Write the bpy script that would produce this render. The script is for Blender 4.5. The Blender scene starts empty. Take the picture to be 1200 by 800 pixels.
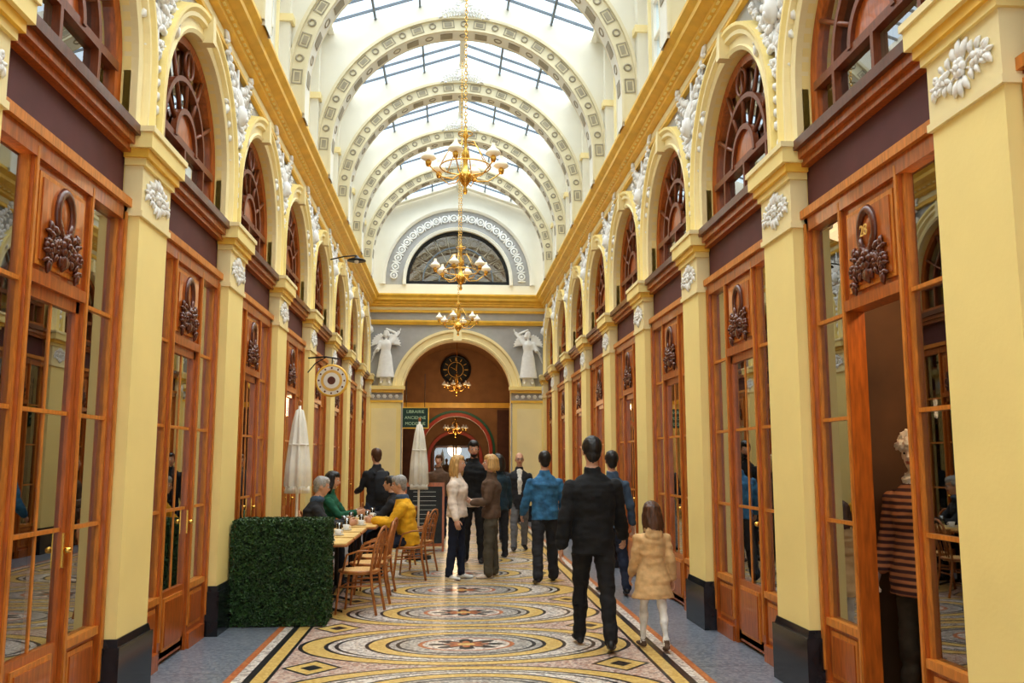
import bpy, bmesh, math, random, time
from math import sin, cos, pi, radians, sqrt, atan2
from mathutils import Vector, Matrix, Euler, noise
from mathutils.bvhtree import BVHTree
random.seed(7)
scene = bpy.context.scene
try:
    scene.view_settings.view_transform = 'Standard'
    scene.view_settings.exposure = 0.18
    scene.view_settings.gamma = 0.92
except Exception:
    pass

# ------------------------------------------------------------------ materials
MATS = {}
def mat(name, col, rough=0.6, metal=0.0, var=0.12, nscale=6.0, bump=0.0, bscale=40.0, emit=0.0, coat=0.0, stretch=None, stripes=None):
    m = bpy.data.materials.new(name); m.use_nodes = True
    nt = m.node_tree; b = nt.nodes['Principled BSDF']
    b.inputs['Roughness'].default_value = rough
    b.inputs['Metallic'].default_value = metal
    if coat: b.inputs['Coat Weight'].default_value = coat
    tc = nt.nodes.new('ShaderNodeTexCoord')
    src = tc.outputs['Object']
    if stretch:
        mp = nt.nodes.new('ShaderNodeMapping'); mp.inputs['Scale'].default_value = stretch
        nt.links.new(src, mp.inputs['Vector']); src = mp.outputs['Vector']
    if stripes:
        n = nt.nodes.new('ShaderNodeTexWave'); n.bands_direction = 'Z'; n.inputs['Scale'].default_value = nscale; n.inputs['Distortion'].default_value = .6
    else:
        n = nt.nodes.new('ShaderNodeTexNoise'); n.inputs['Scale'].default_value = nscale; n.inputs['Detail'].default_value = 4
    nt.links.new(src, n.inputs['Vector'])
    r = nt.nodes.new('ShaderNodeValToRGB')
    r.color_ramp.elements[0].position = 0.3; r.color_ramp.elements[1].position = 0.7
    r.color_ramp.elements[0].color = (stripes or tuple(max(0, c*(1-var)) for c in col))+(1,)
    r.color_ramp.elements[1].color = tuple(min(1, c*(1+var)) for c in col)+(1,)
    nt.links.new(n.outputs['Fac'], r.inputs['Fac']); nt.links.new(r.outputs['Color'], b.inputs['Base Color'])
    if emit:
        nt.links.new(r.outputs['Color'], b.inputs['Emission Color']); b.inputs['Emission Strength'].default_value = emit
    if bump:
        n2 = nt.nodes.new('ShaderNodeTexNoise'); n2.inputs['Scale'].default_value = bscale; n2.inputs['Detail'].default_value = 5
        nt.links.new(src, n2.inputs['Vector'])
        bp = nt.nodes.new('ShaderNodeBump'); bp.inputs['Strength'].default_value = bump; bp.inputs['Distance'].default_value = 0.01
        nt.links.new(n2.outputs['Fac'], bp.inputs['Height']); nt.links.new(bp.outputs['Normal'], b.inputs['Normal'])
    MATS[name] = m
    return m

mat('cream', (0.95, 0.765, 0.31), 0.5, var=0.05, nscale=1.5, bump=0.08)
mat('cream_light', (0.92, 0.78, 0.43), 0.55, var=0.04, nscale=2)
mat('ivory', (0.82, 0.785, 0.68), 0.6, var=0.03, nscale=2)
mat('rib_band', (0.74, 0.66, 0.46), 0.6, var=0.04, nscale=2)
mat('gold_ochre', (0.88, 0.54, 0.07), 0.4, var=0.10, nscale=5)
mat('spandrel_grey', (0.43, 0.42, 0.41), 0.7, var=0.06)
mat('plaster_white', (0.88, 0.87, 0.84), 0.6, var=0.05, nscale=12, bump=0.1)
mat('taupe', (0.36, 0.31, 0.22), 0.6, var=0.15)
mat('wood', (0.43, 0.105, 0.011), 0.30, var=0.30, nscale=7, coat=0.3, stretch=(6, 6, 0.8))
mat('wood_light', (0.60, 0.21, 0.03), 0.35, var=0.22, nscale=9, stretch=(6, 6, 1))
mat('wood_mid', (0.20, 0.048, 0.010), 0.35, var=0.22, nscale=9, stretch=(6, 6, 1))
mat('wood_dark', (0.12, 0.026, 0.008), 0.32, var=0.25, nscale=9, coat=0.3, stretch=(5, 5, 1))
mat('purple_brown', (0.115, 0.030, 0.032), 0.6, var=0.2, nscale=3)
mat('black_marble', (0.012, 0.013, 0.016), 0.14, var=0.8, nscale=5)
mat('brass', (0.75, 0.45, 0.10), 0.25, metal=1.0, var=0.15)
mat('opal', (0.95, 0.86, 0.66), 0.3, var=0.03, emit=0.10)
mat('iron', (0.02, 0.02, 0.022), 0.4, metal=0.4)
mat('steel_bar', (0.16, 0.19, 0.22), 0.5)
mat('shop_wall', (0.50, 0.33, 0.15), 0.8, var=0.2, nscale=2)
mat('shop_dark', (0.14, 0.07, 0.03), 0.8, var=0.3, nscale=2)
mat('parquet', (0.2, 0.1, 0.04), 0.4, var=0.3, nscale=10)
mat('canvas', (0.86, 0.82, 0.72), 0.8, var=0.06, nscale=10)
mat('leaf', (0.028, 0.075, 0.014), 0.5, var=0.6, nscale=25)
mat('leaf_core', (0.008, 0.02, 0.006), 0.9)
mat('rattan', (0.42, 0.15, 0.035), 0.4, var=0.25, nscale=20)
mat('seat_cane', (0.72, 0.42, 0.14), 0.5, var=0.3, nscale=60)
mat('table_top', (0.86, 0.58, 0.20), 0.35, var=0.15, nscale=8)
mat('china', (0.9, 0.9, 0.88), 0.2, var=0.02)
mat('chalk', (0.02, 0.022, 0.022), 0.7, var=0.4, nscale=8)
mat('chalk_text', (0.6, 0.6, 0.55), 0.8)
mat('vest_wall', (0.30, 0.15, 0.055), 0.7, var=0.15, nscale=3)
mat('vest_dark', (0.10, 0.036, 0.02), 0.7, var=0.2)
mat('green_paint', (0.02, 0.12, 0.06), 0.5)
mat('red_paint', (0.45, 0.05, 0.02), 0.5)
mat('sign_green', (0.01, 0.05, 0.035), 0.5)
mat('sign_text', (0.55, 0.75, 0.5), 0.6)
mat('gold_text', (0.8, 0.5, 0.12), 0.5)
mat('curtain', (0.72, 0.58, 0.34), 0.8, var=0.2, nscale=3, stretch=(12, 12, .3))
for i, c in enumerate([(0.55, 0.08, 0.05), (0.6, 0.45, 0.2), (0.08, 0.12, 0.2), (0.65, 0.6, 0.5), (0.12, 0.2, 0.1), (0.6, 0.25, 0.25)]):
    mat('goods_%d' % i, c, 0.6)

def glass_mat(name, tint, ior=1.5, boost=1.0, base=0.0, rough=0.0):
    m = bpy.data.materials.new(name); m.use_nodes = True; nt = m.node_tree
    for n in list(nt.nodes): nt.nodes.remove(n)
    out = nt.nodes.new('ShaderNodeOutputMaterial'); mix = nt.nodes.new('ShaderNodeMixShader')
    tr = nt.nodes.new('ShaderNodeBsdfTransparent'); tr.inputs[0].default_value = tint+(1,)
    gl = nt.nodes.new('ShaderNodeBsdfGlossy'); gl.inputs['Roughness'].default_value = rough
    gl.inputs['Color'].default_value = (1, 1, 1, 1)
    lw = nt.nodes.new('ShaderNodeFresnel'); lw.inputs['IOR'].default_value = ior
    ma = nt.nodes.new('ShaderNodeMath'); ma.operation = 'MULTIPLY_ADD'; ma.use_clamp = True
    ma.inputs[1].default_value = boost; ma.inputs[2].default_value = base
    nt.links.new(lw.outputs[0], ma.inputs[0]); nt.links.new(ma.outputs[0], mix.inputs[0])
    nt.links.new(tr.outputs[0], mix.inputs[1]); nt.links.new(gl.outputs[0], mix.inputs[2])
    nt.links.new(mix.outputs[0], out.inputs[0]); MATS[name] = m
glass_mat('glass', (0.84, 0.84, 0.80), 1.5, 2.2, 0.10, 0.01)
glass_mat('roof_glass', (0.88, 0.95, 1.0), 1.3, 0.4, 0.0, 0.1)

# ---- floor mosaic
class E:
    nt = None
    def __init__(s, sock): s.s = sock
    @staticmethod
    def _m(op, a, b=None, c=None, clamp=False):
        n = E.nt.nodes.new('ShaderNodeMath'); n.operation = op; n.use_clamp = clamp
        for i, v in enumerate((a, b, c)):
            if v is None: continue
            if isinstance(v, E): E.nt.links.new(v.s, n.inputs[i])
            else: n.inputs[i].default_value = v
        return E(n.outputs[0])
    def __add__(s, o): return E._m('ADD', s, o)
    def __sub__(s, o): return E._m('SUBTRACT', s, o)
    def __mul__(s, o): return E._m('MULTIPLY', s, o)
    def __truediv__(s, o): return E._m('DIVIDE', s, o)
    def abs(s): return E._m('ABSOLUTE', s)
    def lt(s, o): return E._m('LESS_THAN', s, o)
    def gt(s, o): return E._m('GREATER_THAN', s, o)
    def sqrt(s): return E._m('SQRT', s)
    def fract(s): return E._m('FRACT', s)
    def max(s, o): return E._m('MAXIMUM', s, o)
def mixc(fac, a, b):
    n = E.nt.nodes.new('ShaderNodeMix'); n.data_type = 'RGBA'
    if isinstance(fac, E): E.nt.links.new(fac.s, n.inputs[0])
    else: n.inputs[0].default_value = fac
    for v, i in ((a, 6), (b, 7)):
        if isinstance(v, tuple): n.inputs[i].default_value = v+(1,)
        else: E.nt.links.new(v, n.inputs[i])
    return n.outputs[2]
def floor_material():
    m = bpy.data.materials.new('mosaic_floor'); m.use_nodes = True; nt = m.node_tree; E.nt = nt
    b = nt.nodes['Principled BSDF']
    tc = nt.nodes.new('ShaderNodeTexCoord'); sp = nt.nodes.new('ShaderNodeSeparateXYZ')
    nt.links.new(tc.outputs['Object'], sp.inputs[0])
    x = E(sp.outputs[0]); y = E(sp.outputs[1]); ax = x.abs()
    P = 1.68
    ly = (((y-(8.2-P/2))/P).fract()-0.5)*P
    al = ly.abs()
    def ell(k): return ((x/k)*(x/k)+ly*ly).sqrt()
    e1 = ell(1.5); e2 = ell(1.75)
    v = nt.nodes.new('ShaderNodeTexVoronoi'); v.inputs['Scale'].default_value = 44
    nt.links.new(tc.outputs['Object'], v.inputs['Vector'])
    sc = nt.nodes.new('ShaderNodeSeparateColor'); nt.links.new(v.outputs['Color'], sc.inputs[0])
    def terr(cols):
        r = nt.nodes.new('ShaderNodeValToRGB'); cr = r.color_ramp; cr.interpolation = 'CONSTANT'
        while len(cr.elements) < len(cols): cr.elements.new(0.5)
        for i, c in enumerate(cols):
            cr.elements[i].position = i/len(cols); cr.elements[i].color = c+(1,)
        nt.links.new(sc.outputs[0], r.inputs['Fac']); return r.outputs['Color']
    ta = terr([(0.60, 0.44, 0.36), (0.74, 0.60, 0.50), (0.46, 0.25, 0.18), (0.70, 0.58, 0.50), (0.36, 0.24, 0.21), (0.62, 0.42, 0.33)])
    tb = terr([(0.66, 0.58, 0.50), (0.80, 0.73, 0.65), (0.48, 0.39, 0.34), (0.74, 0.64, 0.54), (0.36, 0.31, 0.29), (0.84, 0.79, 0.72)])
    tc_ = terr([(0.42, 0.39, 0.35), (0.54, 0.50, 0.45), (0.30, 0.27, 0.25), (0.60, 0.56, 0.50), (0.24, 0.22, 0.21), (0.48, 0.42, 0.36)])
    tg = terr([(0.13, 0.15, 0.185), (0.21, 0.235, 0.275), (0.17, 0.19, 0.23), (0.26, 0.28, 0.31)])
    ochre = mixc(E(sc.outputs[1]), (0.62, 0.38, 0.09), (0.82, 0.60, 0.23))
    black = mixc(E(sc.outputs[1]), (0.008, 0.008, 0.01), (0.04, 0.036, 0.04))
    red = mixc(E(sc.outputs[1]), (0.45, 0.12, 0.04), (0.62, 0.24, 0.09))
    c = mixc(e2.lt(0.76), ta, tb)
    c = mixc(e1.lt(0.50), c, tc_)
    def ring(c, e, r, w, col): return mixc((e-r).abs().lt(w), c, col)
    c = ring(c, e2, .76, .074, black); c = ring(c, e2, .76, .052, ochre)
    c = ring(c, e2, .645, .010, black)
    c = ring(c, e1, .52, .070, black); c = ring(c, e1, .52, .048, ochre)
    c = ring(c, e1, .40, .012, black)
    th = E._m('ARCTAN2', ly, x/1.5)
    pet = E._m('ABSOLUTE', E._m('COSINE', th*4.0))
    c = mixc(e1.lt(.27), c, tb); c = ring(c, e1, .27, .014, red)
    c = mixc((e1-pet*.13).lt(.095), c, black); c = mixc((e1-pet*.09).lt(.045), c, red); c = mixc(e1.lt(.05), c, ochre)
    d2 = (E._m('ABSOLUTE', ax-1.22)*1.0+E._m('ABSOLUTE', al-P/2)*0.9)
    c = mixc(d2.lt(.24), c, black); c = mixc(d2.lt(.20), c, ochre); c = mixc(d2.lt(.09), c, black)
    c = mixc(ax.gt(1.47), c, black); c = mixc(ax.gt(1.50), c, ochre); c = mixc(ax.gt(1.60), c, black)
    c = mixc(ax.gt(1.66), c, tb); c = mixc(ax.gt(1.74), c, red)
    slab = (y/0.9).fract().lt(0.012)
    c = mixc(ax.gt(1.80), c, mixc(slab, tg, (0.05, 0.05, 0.06)))
    nt.links.new(c, b.inputs['Base Color'])
    b.inputs['Roughness'].default_value = 0.28
    MATS['mosaic_floor'] = m
floor_material()

# ------------------------------------------------------------------ mesh builder
class MB:
    def __init__(s):
        s.v = []; s.f = []; s.m = []; s.sm = []; s.mats = []; s.T = None
    def mi(s, name):
        if name not in s.mats: s.mats.append(name)
        return s.mats.index(name)
    def add(s, vs, fs, mt, smooth=False):
        o = len(s.v); T = s.T
        if T is None: s.v += [tuple(p) for p in vs]
        else: s.v += [tuple(T @ Vector(p)) for p in vs]
        i = s.mi(mt)
        for f in fs:
            s.f.append(tuple(a+o for a in f)); s.m.append(i); s.sm.append(smooth)
    def box(s, x0, x1, y0, y1, z0, z1, mt, taper=0):
        if x0 > x1: x0, x1 = x1, x0
        if y0 > y1: y0, y1 = y1, y0
        vs = [(x0, y0, z0), (x1, y0, z0), (x1, y1, z0), (x0, y1, z0), (x0+taper, y0+taper, z1), (x1-taper, y0+taper, z1), (x1-taper, y1-taper, z1), (x0+taper, y1-taper, z1)]
        s.add(vs, [(0, 3, 2, 1), (4, 5, 6, 7), (0, 1, 5, 4), (1, 2, 6, 5), (2, 3, 7, 6), (3, 0, 4, 7)], mt)
    def ell(s, c, r, mt, rot=None, nu=12, nv=8):
        c = Vector(c); vs = []; fs = []
        R = rot if rot is not None else Matrix.Identity(3)
        vs.append(c+R @ Vector((0, 0, r[2])))
        for j in range(1, nv):
            a = pi*j/nv
            for i in range(nu):
                b = 2*pi*i/nu
                vs.append(c+R @ Vector((r[0]*sin(a)*cos(b), r[1]*sin(a)*sin(b), r[2]*cos(a))))
        vs.append(c+R @ Vector((0, 0, -r[2])))
        for i in range(nu):
            fs.append((0, 1+i, 1+(i+1) % nu))
            for j in range(nv-2):
                a = 1+j*nu; fs.append((a+i, a+nu+i, a+nu+(i+1) % nu, a+(i+1) % nu))
            a = 1+(nv-2)*nu; fs.append((a+i, len(vs)-1, a+(i+1) % nu))
        s.add(vs, fs, mt, True)
    def loft(s, pts, rad, mt, side=(1, 0, 0), n=12, rnd=True, smooth=True):
        pts = [Vector(p) for p in pts]; rad = [(r, r) if not isinstance(r, tuple) else r for r in rad]
        N = len(pts); tang = []
        for i in range(N):
            t = (pts[min(i+1, N-1)]-pts[max(i-1, 0)])
            tang.append(t.normalized() if t.length > 1e-9 else Vector((0, 0, 1)))
        sd = Vector(side)
        if rnd:
            a = min(rad[0]); b = min(rad[-1])
            pts = [pts[0]-tang[0]*a*.62, pts[0]-tang[0]*a*.35]+pts+[pts[-1]+tang[-1]*b*.35, pts[-1]+tang[-1]*b*.62]
            rad = [(rad[0][0]*.45, rad[0][1]*.45), (rad[0][0]*.8, rad[0][1]*.8)]+rad+[(rad[-1][0]*.8, rad[-1][1]*.8), (rad[-1][0]*.45, rad[-1][1]*.45)]
            tang = [tang[0]]*2+tang+[tang[-1]]*2; N += 4
        vs = []; fs = []; prev = None
        for p, (a, b), t in zip(pts, rad, tang):
            q = sd if prev is None else prev
            bb = t.cross(q)
            if bb.length < 1e-4: bb = t.cross(Vector((0, 1, 0.1)))
            bb.normalize(); aa = bb.cross(t).normalized(); prev = aa
            for k in range(n):
                w = 2*pi*k/n; vs.append(p+aa*(a*cos(w))+bb*(b*sin(w)))
        for j in range(N-1):
            for k in range(n):
                fs.append((j*n+k, j*n+(k+1) % n, (j+1)*n+(k+1) % n, (j+1)*n+k))
        vs.append(pts[0]); vs.append(pts[-1]); c0 = len(vs)-2; c1 = c0+1
        for k in range(n):
            fs.append((c0, (k+1) % n, k)); fs.append((c1, (N-1)*n+k, (N-1)*n+(k+1) % n))
        s.add(vs, fs, mt, smooth)
    def tube(s, pts, r, mt, n=8):
        if not isinstance(r, (list, tuple)): r = [r]*len(pts)
        d = Vector(pts[-1])-Vector(pts[0]); sd = (1, 0, 0) if abs(d.normalized().x) < .8 else (0, 1, 0)
        s.loft(pts, list(r), mt, side=sd, n=n, rnd=False)
    def lathe(s, prof, c, mt, n=16, smooth=True):
        c = Vector(c); vs = []; fs = []
        for r, z in prof:
            for k in range(n):
                w = 2*pi*k/n; vs.append(c+Vector((r*cos(w), r*sin(w), z)))
        for j in range(len(prof)-1):
            for k in range(n): fs.append((j*n+k, j*n+(k+1) % n, (j+1)*n+(k+1) % n, (j+1)*n+k))
        s.add(vs, fs, mt, smooth)
    def torus(s, c, R, r, mt, rot=None, n=16, m=6, sx=1, sy=1):
        c = Vector(c); Rm = rot if rot is not None else Matrix.Identity(3); vs = []; fs = []
        for i in range(n):
            a = 2*pi*i/n
            for j in range(m):
                b = 2*pi*j/m; q = R+r*cos(b)
                vs.append(c+Rm @ Vector((q*cos(a)*sx, q*sin(a)*sy, r*sin(b))))
        for i in range(n):
            for j in range(m):
                fs.append((i*m+j, ((i+1) % n)*m+j, ((i+1) % n)*m+(j+1) % m, i*m+(j+1) % m))
        s.add(vs, fs, mt, True)
    def sweep(s, path, prof, mt, close=False):
        vs = []; fs = []; n = len(prof)
        for (u, z, nu, nz) in path:
            for (r, y) in prof: vs.append((u+nu*r, y, z+nz*r))
        for i in range(len(path)-1):
            for j in range(n-1 if not close else n):
                k = (j+1) % n; fs.append((i*n+j, i*n+k, (i+1)*n+k, (i+1)*n+j))
        s.add(vs, fs, mt)
    def extr(s, prof, u0, u1, mt):
        n = len(prof); vs = [(u0, y, z) for y, z in prof]+[(u1, y, z) for y, z in prof]
        fs = [(i, (i+1) % n, n+(i+1) % n, n+i) for i in range(n)]+[tuple(range(n)), tuple(range(2*n-1, n-1, -1))]
        s.add(vs, fs, mt)
    def mesh(s, name, recalc=True):
        me = bpy.data.meshes.new(name); me.from_pydata(s.v, [], s.f)
        for q in s.mats: me.materials.append(MATS[q])
        me.polygons.foreach_set('material_index', s.m); me.polygons.foreach_set('use_smooth', s.sm)
        if recalc:
            bm = bmesh.new(); bm.from_mesh(me); bmesh.ops.recalc_face_normals(bm, faces=bm.faces); bm.to_mesh(me); bm.free()
        me.update(); return me
def obj(name, data, loc=(0, 0, 0), rz=0.0, parent=None, scale=None, rot=None):
    if isinstance(data, MB): data = data.mesh(name)
    o = bpy.data.objects.new(name, data); scene.collection.objects.link(o)
    o.location = loc; o.rotation_euler = rot if rot else (0, 0, rz)
    if scale: o.scale = scale
    if parent: o.parent = parent
    return o
def empty(name, loc=(0, 0, 0), rz=0.0):
    o = obj(name, None, loc, rz); o.empty_display_size = .2; return o
def text(name, body, size, m, loc, rot, parent=None, ext=0.003, align='CENTER'):
    c = bpy.data.curves.new(name, 'FONT'); c.body = body; c.size = size; c.align_x = align; c.align_y = 'CENTER'; c.extrude = ext
    c.materials.append(MATS[m]); o = bpy.data.objects.new(name, c); scene.collection.objects.link(o)
    o.location = loc; o.rotation_euler = rot
    if parent: o.parent = parent
    return o
def arch_wall(mb, mt, uL, uR, zb, zc, r, top, y0, y1, n=28, soffit=None):
    if not callable(top): tv = top; top = lambda u: tv
    pts = [(r*cos(pi-pi*i/n), zc+r*sin(pi*i/n)) for i in range(n+1)]
    for y in (y0, y1):
        for (a, za), (b, zb2) in zip(pts, pts[1:]):
            mb.add([(a, y, za), (b, y, zb2), (b, y, top(b)), (a, y, top(a))], [(0, 1, 2, 3)], mt)
        for a, b in ((uL, -r), (r, uR)):
            if b-a > 1e-4: mb.add([(a, y, zb), (b, y, zb), (b, y, top(b)), (a, y, top(a))], [(0, 1, 2, 3)], mt)
    path = [(-r, zb)]+pts+[(r, zb)]
    for (a, za), (b, zb2) in zip(path, path[1:]):
        mb.add([(a, y0, za), (b, y0, zb2), (b, y1, zb2), (a, y1, za)], [(0, 1, 2, 3)], soffit or mt)
def apath(r, zc, zb=None, n=28):
    p = [(r*cos(pi-pi*i/n), zc+r*sin(pi*i/n), cos(pi-pi*i/n), sin(pi*i/n)) for i in range(n+1)]
    if zb is not None: p = [(-r, zb, -1, 0)]+p+[(r, zb, 1, 0)]
    return p
def leafb(mb, mt, p, ang, L, wd, th=None):
    d = Vector((cos(ang), 0, sin(ang))); p = Vector(p); th = th or wd*.5
    mb.loft([p, p+d*L*.4+Vector((0, -th*.7, 0)), p+d*L*.75+Vector((0, -th*.5, 0)), p+d*L], [(wd*.4, th*.6), (wd, th), (wd*.8, th*.9), (wd*.15, th*.3)], mt, side=(-sin(ang), 0, cos(ang)), n=6, rnd=False)
def spray(mb, mt, p, ang, L, curl, ls, n=6, r=.01):
    p = Vector(p); pts = [p.copy()]; st = L/n
    for i in range(n):
        p = p+Vector((cos(ang), 0, sin(ang)))*st; pts.append(p.copy()); k = 1-.45*i/n
        for q in (-1, 1): leafb(mb, mt, p, ang+q*radians(58), ls*k, ls*.30*k, ls*.2)
        ang += curl/n
    leafb(mb, mt, p, ang, ls, ls*.3, ls*.2)
    mb.tube(pts, [r*(1-.5*i/n) for i in range(n+1)], mt, n=5)
def flower(mb, mt, c, r):
    c = Vector(c)
    for i in range(6): a = i*pi/3; mb.ell(c+Vector((cos(a)*r*.55, 0, sin(a)*r*.55)), (r*.42, r*.35, r*.42), mt, nu=7, nv=5)
    mb.ell(c+Vector((0, -r*.3, 0)), (r*.3, r*.3, r*.3), mt, nu=7, nv=5)

# ------------------------------------------------------------------ figures
def figure(name, loc, heading, H=1.75, female=False, top='c_black', pants='c_black', shoe='c_shoe', skin='skin', hair='hair_dark',
           style='short', hem=-.10, loose=.018, legs=((0, 0, 3), (0, 0, 3)), arms=((0, 8, 12, 0), (0, 8, 12, 0)), lean=0, headrot=(0, 0),
           flare=0.0, hood=False, open_shirt=None, scarf=None, legloose=.014, foot_pitch=(0, 0), voxel=.011, headk=1.04, hat=None,
           all_mat=None, scale_depth=1.0, zbase=None, collar=True, bag=None, glasses=False, beard=None, wings=False):
    s = H/1.75; mb = MB(); ex = MB()
    def mm(x): return all_mat or x
    la = radians(lean)
    def sp(x, y, z): return Vector((x, y*cos(la)+z*sin(la), z*cos(la)-y*sin(la)))*s
    sh = .172 if female else .192
    if female:
        R = [(-.06, .155, .11), (0, .170, .118), (.10, .14, .10), (.20, .125, .09), (.30, .148, .118), (.38, .155, .125), (.44, .156, .105), (.49, .122, .085), (.535, .070, .062)]
    else:
        R = [(-.06, .15, .108), (0, .160, .115), (.10, .150, .108), (.20, .150, .105), (.32, .172, .118), (.40, .180, .122), (.455, .172, .110), (.50, .128, .088), (.54, .078, .066)]
    pr = [r for r in R if r[0] <= .2]
    mb.loft([sp(0, 0, -.10)]+[sp(0, 0, r[0]) for r in pr], [(.12*s, .09*s)]+[(r[1]*s, r[2]*s) for r in pr], mm(pants), n=20)
    jr = [r for r in R if r[0] > hem+.02]
    first = R[1]
    hemr = (first[1]+loose+flare, first[2]+loose+flare)
    pj = [sp(0, 0, hem)]; rj = [(hemr[0]*s, hemr[1]*s)]
    if hem < -.14:
        pj.append(sp(0, 0, (hem-.06)/2)); rj.append(((first[1]+loose+flare*.5)*s, (first[2]+loose+flare*.5)*s))
        jr = [r for r in R if r[0] >= 0]
    for r in jr:
        lo = loose if r[0] < .45 else loose*.5
        pj.append(sp(0, 0, r[0])); rj.append(((r[1]+lo)*s, (r[2]+lo)*s))
    mb.loft(pj, rj, mm(top), n=24, rnd=False)
    if female and not hem < -.3:
        for q in (-1, 1): mb.ell(sp(q*.065, .085, .345), (.06*s, .055*s, .06*s), mm(top))
    mb.loft([sp(0, -.01, .50), sp(0, .0, .58), sp(0, .012, .655)], [.062*s, (.050 if female else .056)*s, .05*s], mm(skin), n=14)
    if collar: mb.loft([sp(0, -.012, .52), sp(0, -.008, .565), sp(0, -.012, .600)], [(.092*s, .082*s), (.078*s, .075*s), (.072*s, .068*s)], mm(scarf or top), n=16, rnd=False)
    if scarf: mb.torus(sp(0, 0, .565), .065*s, .032*s, scarf, n=16, m=8)
    if hood:
        mb.ell(sp(0, -.10, .49), (.12*s, .07*s, .10*s), mm(top)); mb.torus(sp(0, -.03, .55), .09*s, .034*s, mm(top), n=16, m=8)
    if open_shirt:
        mb.loft([sp(0, .10, .12), sp(0, .115, .35), sp(0, .065, .54)], [(.03*s, .04*s), (.05*s, .045*s), (.05*s, .035*s)], open_shirt, n=12)
    if wings:
        for q in (-1, 1):
            for i in range(7):
                a = radians(15+i*13); mb.loft([sp(q*.08, -.05, .42), sp(q*(.08+.30*sin(a)), -.06, .42+.30*cos(a)), sp(q*(.08+.42*sin(a)), -.05, .36+.42*cos(a))], [(.03*s, .03*s), (.05*s, .03*s), (.02*s, .015*s)], mm(top), n=8)
    minz = 1e9
    for q, (lg, fp) in zip((-1, 1), zip(legs, foot_pitch)):
        a = radians(lg[0]); k = radians(lg[1]); ab = radians(lg[2])
        h = Vector((q*.088*s, 0, -.02*s))
        d1 = Vector((q*sin(ab), sin(a)*cos(ab), -cos(a)*cos(ab))); d2 = Vector((q*sin(ab)*.6, sin(a-k), -cos(a-k))).normalized()
        kn = h+d1*.42*s; an = kn+d2*.405*s
        L = legloose; th = .086 if not female else .088
        mb.loft([h+d1*.02, h+d1*.15*s, h+d1*.32*s, kn, kn+d2*.11*s, kn+d2*.26*s, an+d2*.02*s],
                [(th+.008)*s, (.082+L*.6)*s, (.062+L)*s, (.054+L)*s, (.055+L)*s, (.043+L*1.2)*s, (.036+L*1.5)*s], mm(pants), n=14, rnd=True)
        f = radians(fp); to = radians(8*q)
        fd = Vector((sin(to), cos(to)*cos(f), sin(f))).normalized(); up = Vector((0, -sin(f), cos(f)))
        hp = an-fd*.045*s-up*.045*s
        mb.loft([hp, an+fd*.03*s-up*.042*s, an+fd*.11*s-up*.052*s, an+fd*.175*s-up*.058*s],
                [(.034*s, .034*s), (.038*s, .038*s), (.044*s, .028*s), (.034*s, .020*s)], mm(shoe), side=(1, 0, 0), n=12)
        mb.loft([an+Vector((0, 0, .03*s)), an-up*.04*s], [.038*s, .038*s], mm(shoe), n=10)
        minz = min(minz, (hp-up*.034*s).z, (an+fd*.175*s-up*.078*s).z, (an+fd*.11*s-up*.080*s).z)
    for q, am in zip((-1, 1), arms):
        p, ab, e, inn = [radians(v) for v in am]
        S = sp(q*(sh-.012), 0, .440)
        d1 = Vector((q*sin(ab), sin(p)*cos(ab), -cos(p)*cos(ab))); b2 = ab-inn
        d2 = Vector((q*sin(b2), sin(p+e)*cos(b2), -cos(p+e)*cos(b2))).normalized()
        el = S+d1*.285*s; wr = el+d2*.245*s; lo = loose*.6
        mb.loft([S, S+d1*.10*s, el-d1*.04*s, el+d2*.02*s, el+d2*.09*s, wr-d2*.01], [(.058+lo)*s, (.053+lo)*s, (.045+lo)*s, (.044+lo)*s, (.043+lo)*s, (.034+lo)*s], mm(top), n=14)
        t = (Vector((0, 1, 0)) if abs(d2.y) < .8 else Vector((0, 0, 1))); t = (t-d2*t.dot(d2)).normalized()
        nrm = d2.cross(t).normalized()
        if nrm.x*q > 0: nrm = -nrm
        hk = s*.98
        ex.loft([wr-d2*.03*hk, wr+d2*.01*hk, wr+d2*.05*hk, wr+d2*.088*hk], [(.024*hk, .021*hk), (.030*hk, .018*hk), (.041*hk, .016*hk), (.039*hk, .012*hk)], mm(skin), side=tuple(t), n=12)
        for off, ln in ((.030, .072), (.0105, .082), (-.0095, .076), (-.029, .060)):
            b0 = wr+d2*.085*hk+t*off*hk; pp = [b0-d2*.012*hk, b0]; ang = 0
            for seg, cu in ((.45, 18), (.30, 28), (.25, 22)):
                ang += radians(cu); pp.append(pp[-1]+(d2*cos(ang)+nrm*sin(ang))*ln*seg*hk)
            ex.loft(pp, [.0095*hk, .0095*hk, .0088*hk, .008*hk, .0068*hk], mm(skin), side=tuple(t), n=6)
        b0 = wr+d2*.025*hk+t*.026*hk
        pp = [b0, b0+(t*.7+d2*.6+nrm*.25)*.032*hk]; pp.append(pp[-1]+(t*.35+d2*.85+nrm*.35)*.03*hk); pp.append(pp[-1]+(d2*.95+nrm*.3)*.024*hk)
        ex.loft(pp, [.014*hk, .012*hk, .0105*hk, .0085*hk], mm(skin), side=tuple(nrm), n=6)
    hs = s*headk
    HC = sp(0, .02, .735)+Vector((0, 0, (hs-s)*.08))
    HR = Euler((radians(headrot[1]), 0, radians(headrot[0]))).to_matrix()
    def hp_(x, y, z): return HC+HR @ (Vector((x, y, z))*hs)
    def he(c, r, m_, tgt=mb, nu=12, nv=8): tgt.ell(hp_(*c), [v*hs for v in r], mm(m_), rot=HR, nu=nu, nv=nv)
    he((0, -.012, .022), (.073, .090, .094), skin, nu=18, nv=12)
    he((0, .022, -.03), (.058, .066, .082), skin, nu=16, nv=10)
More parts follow.
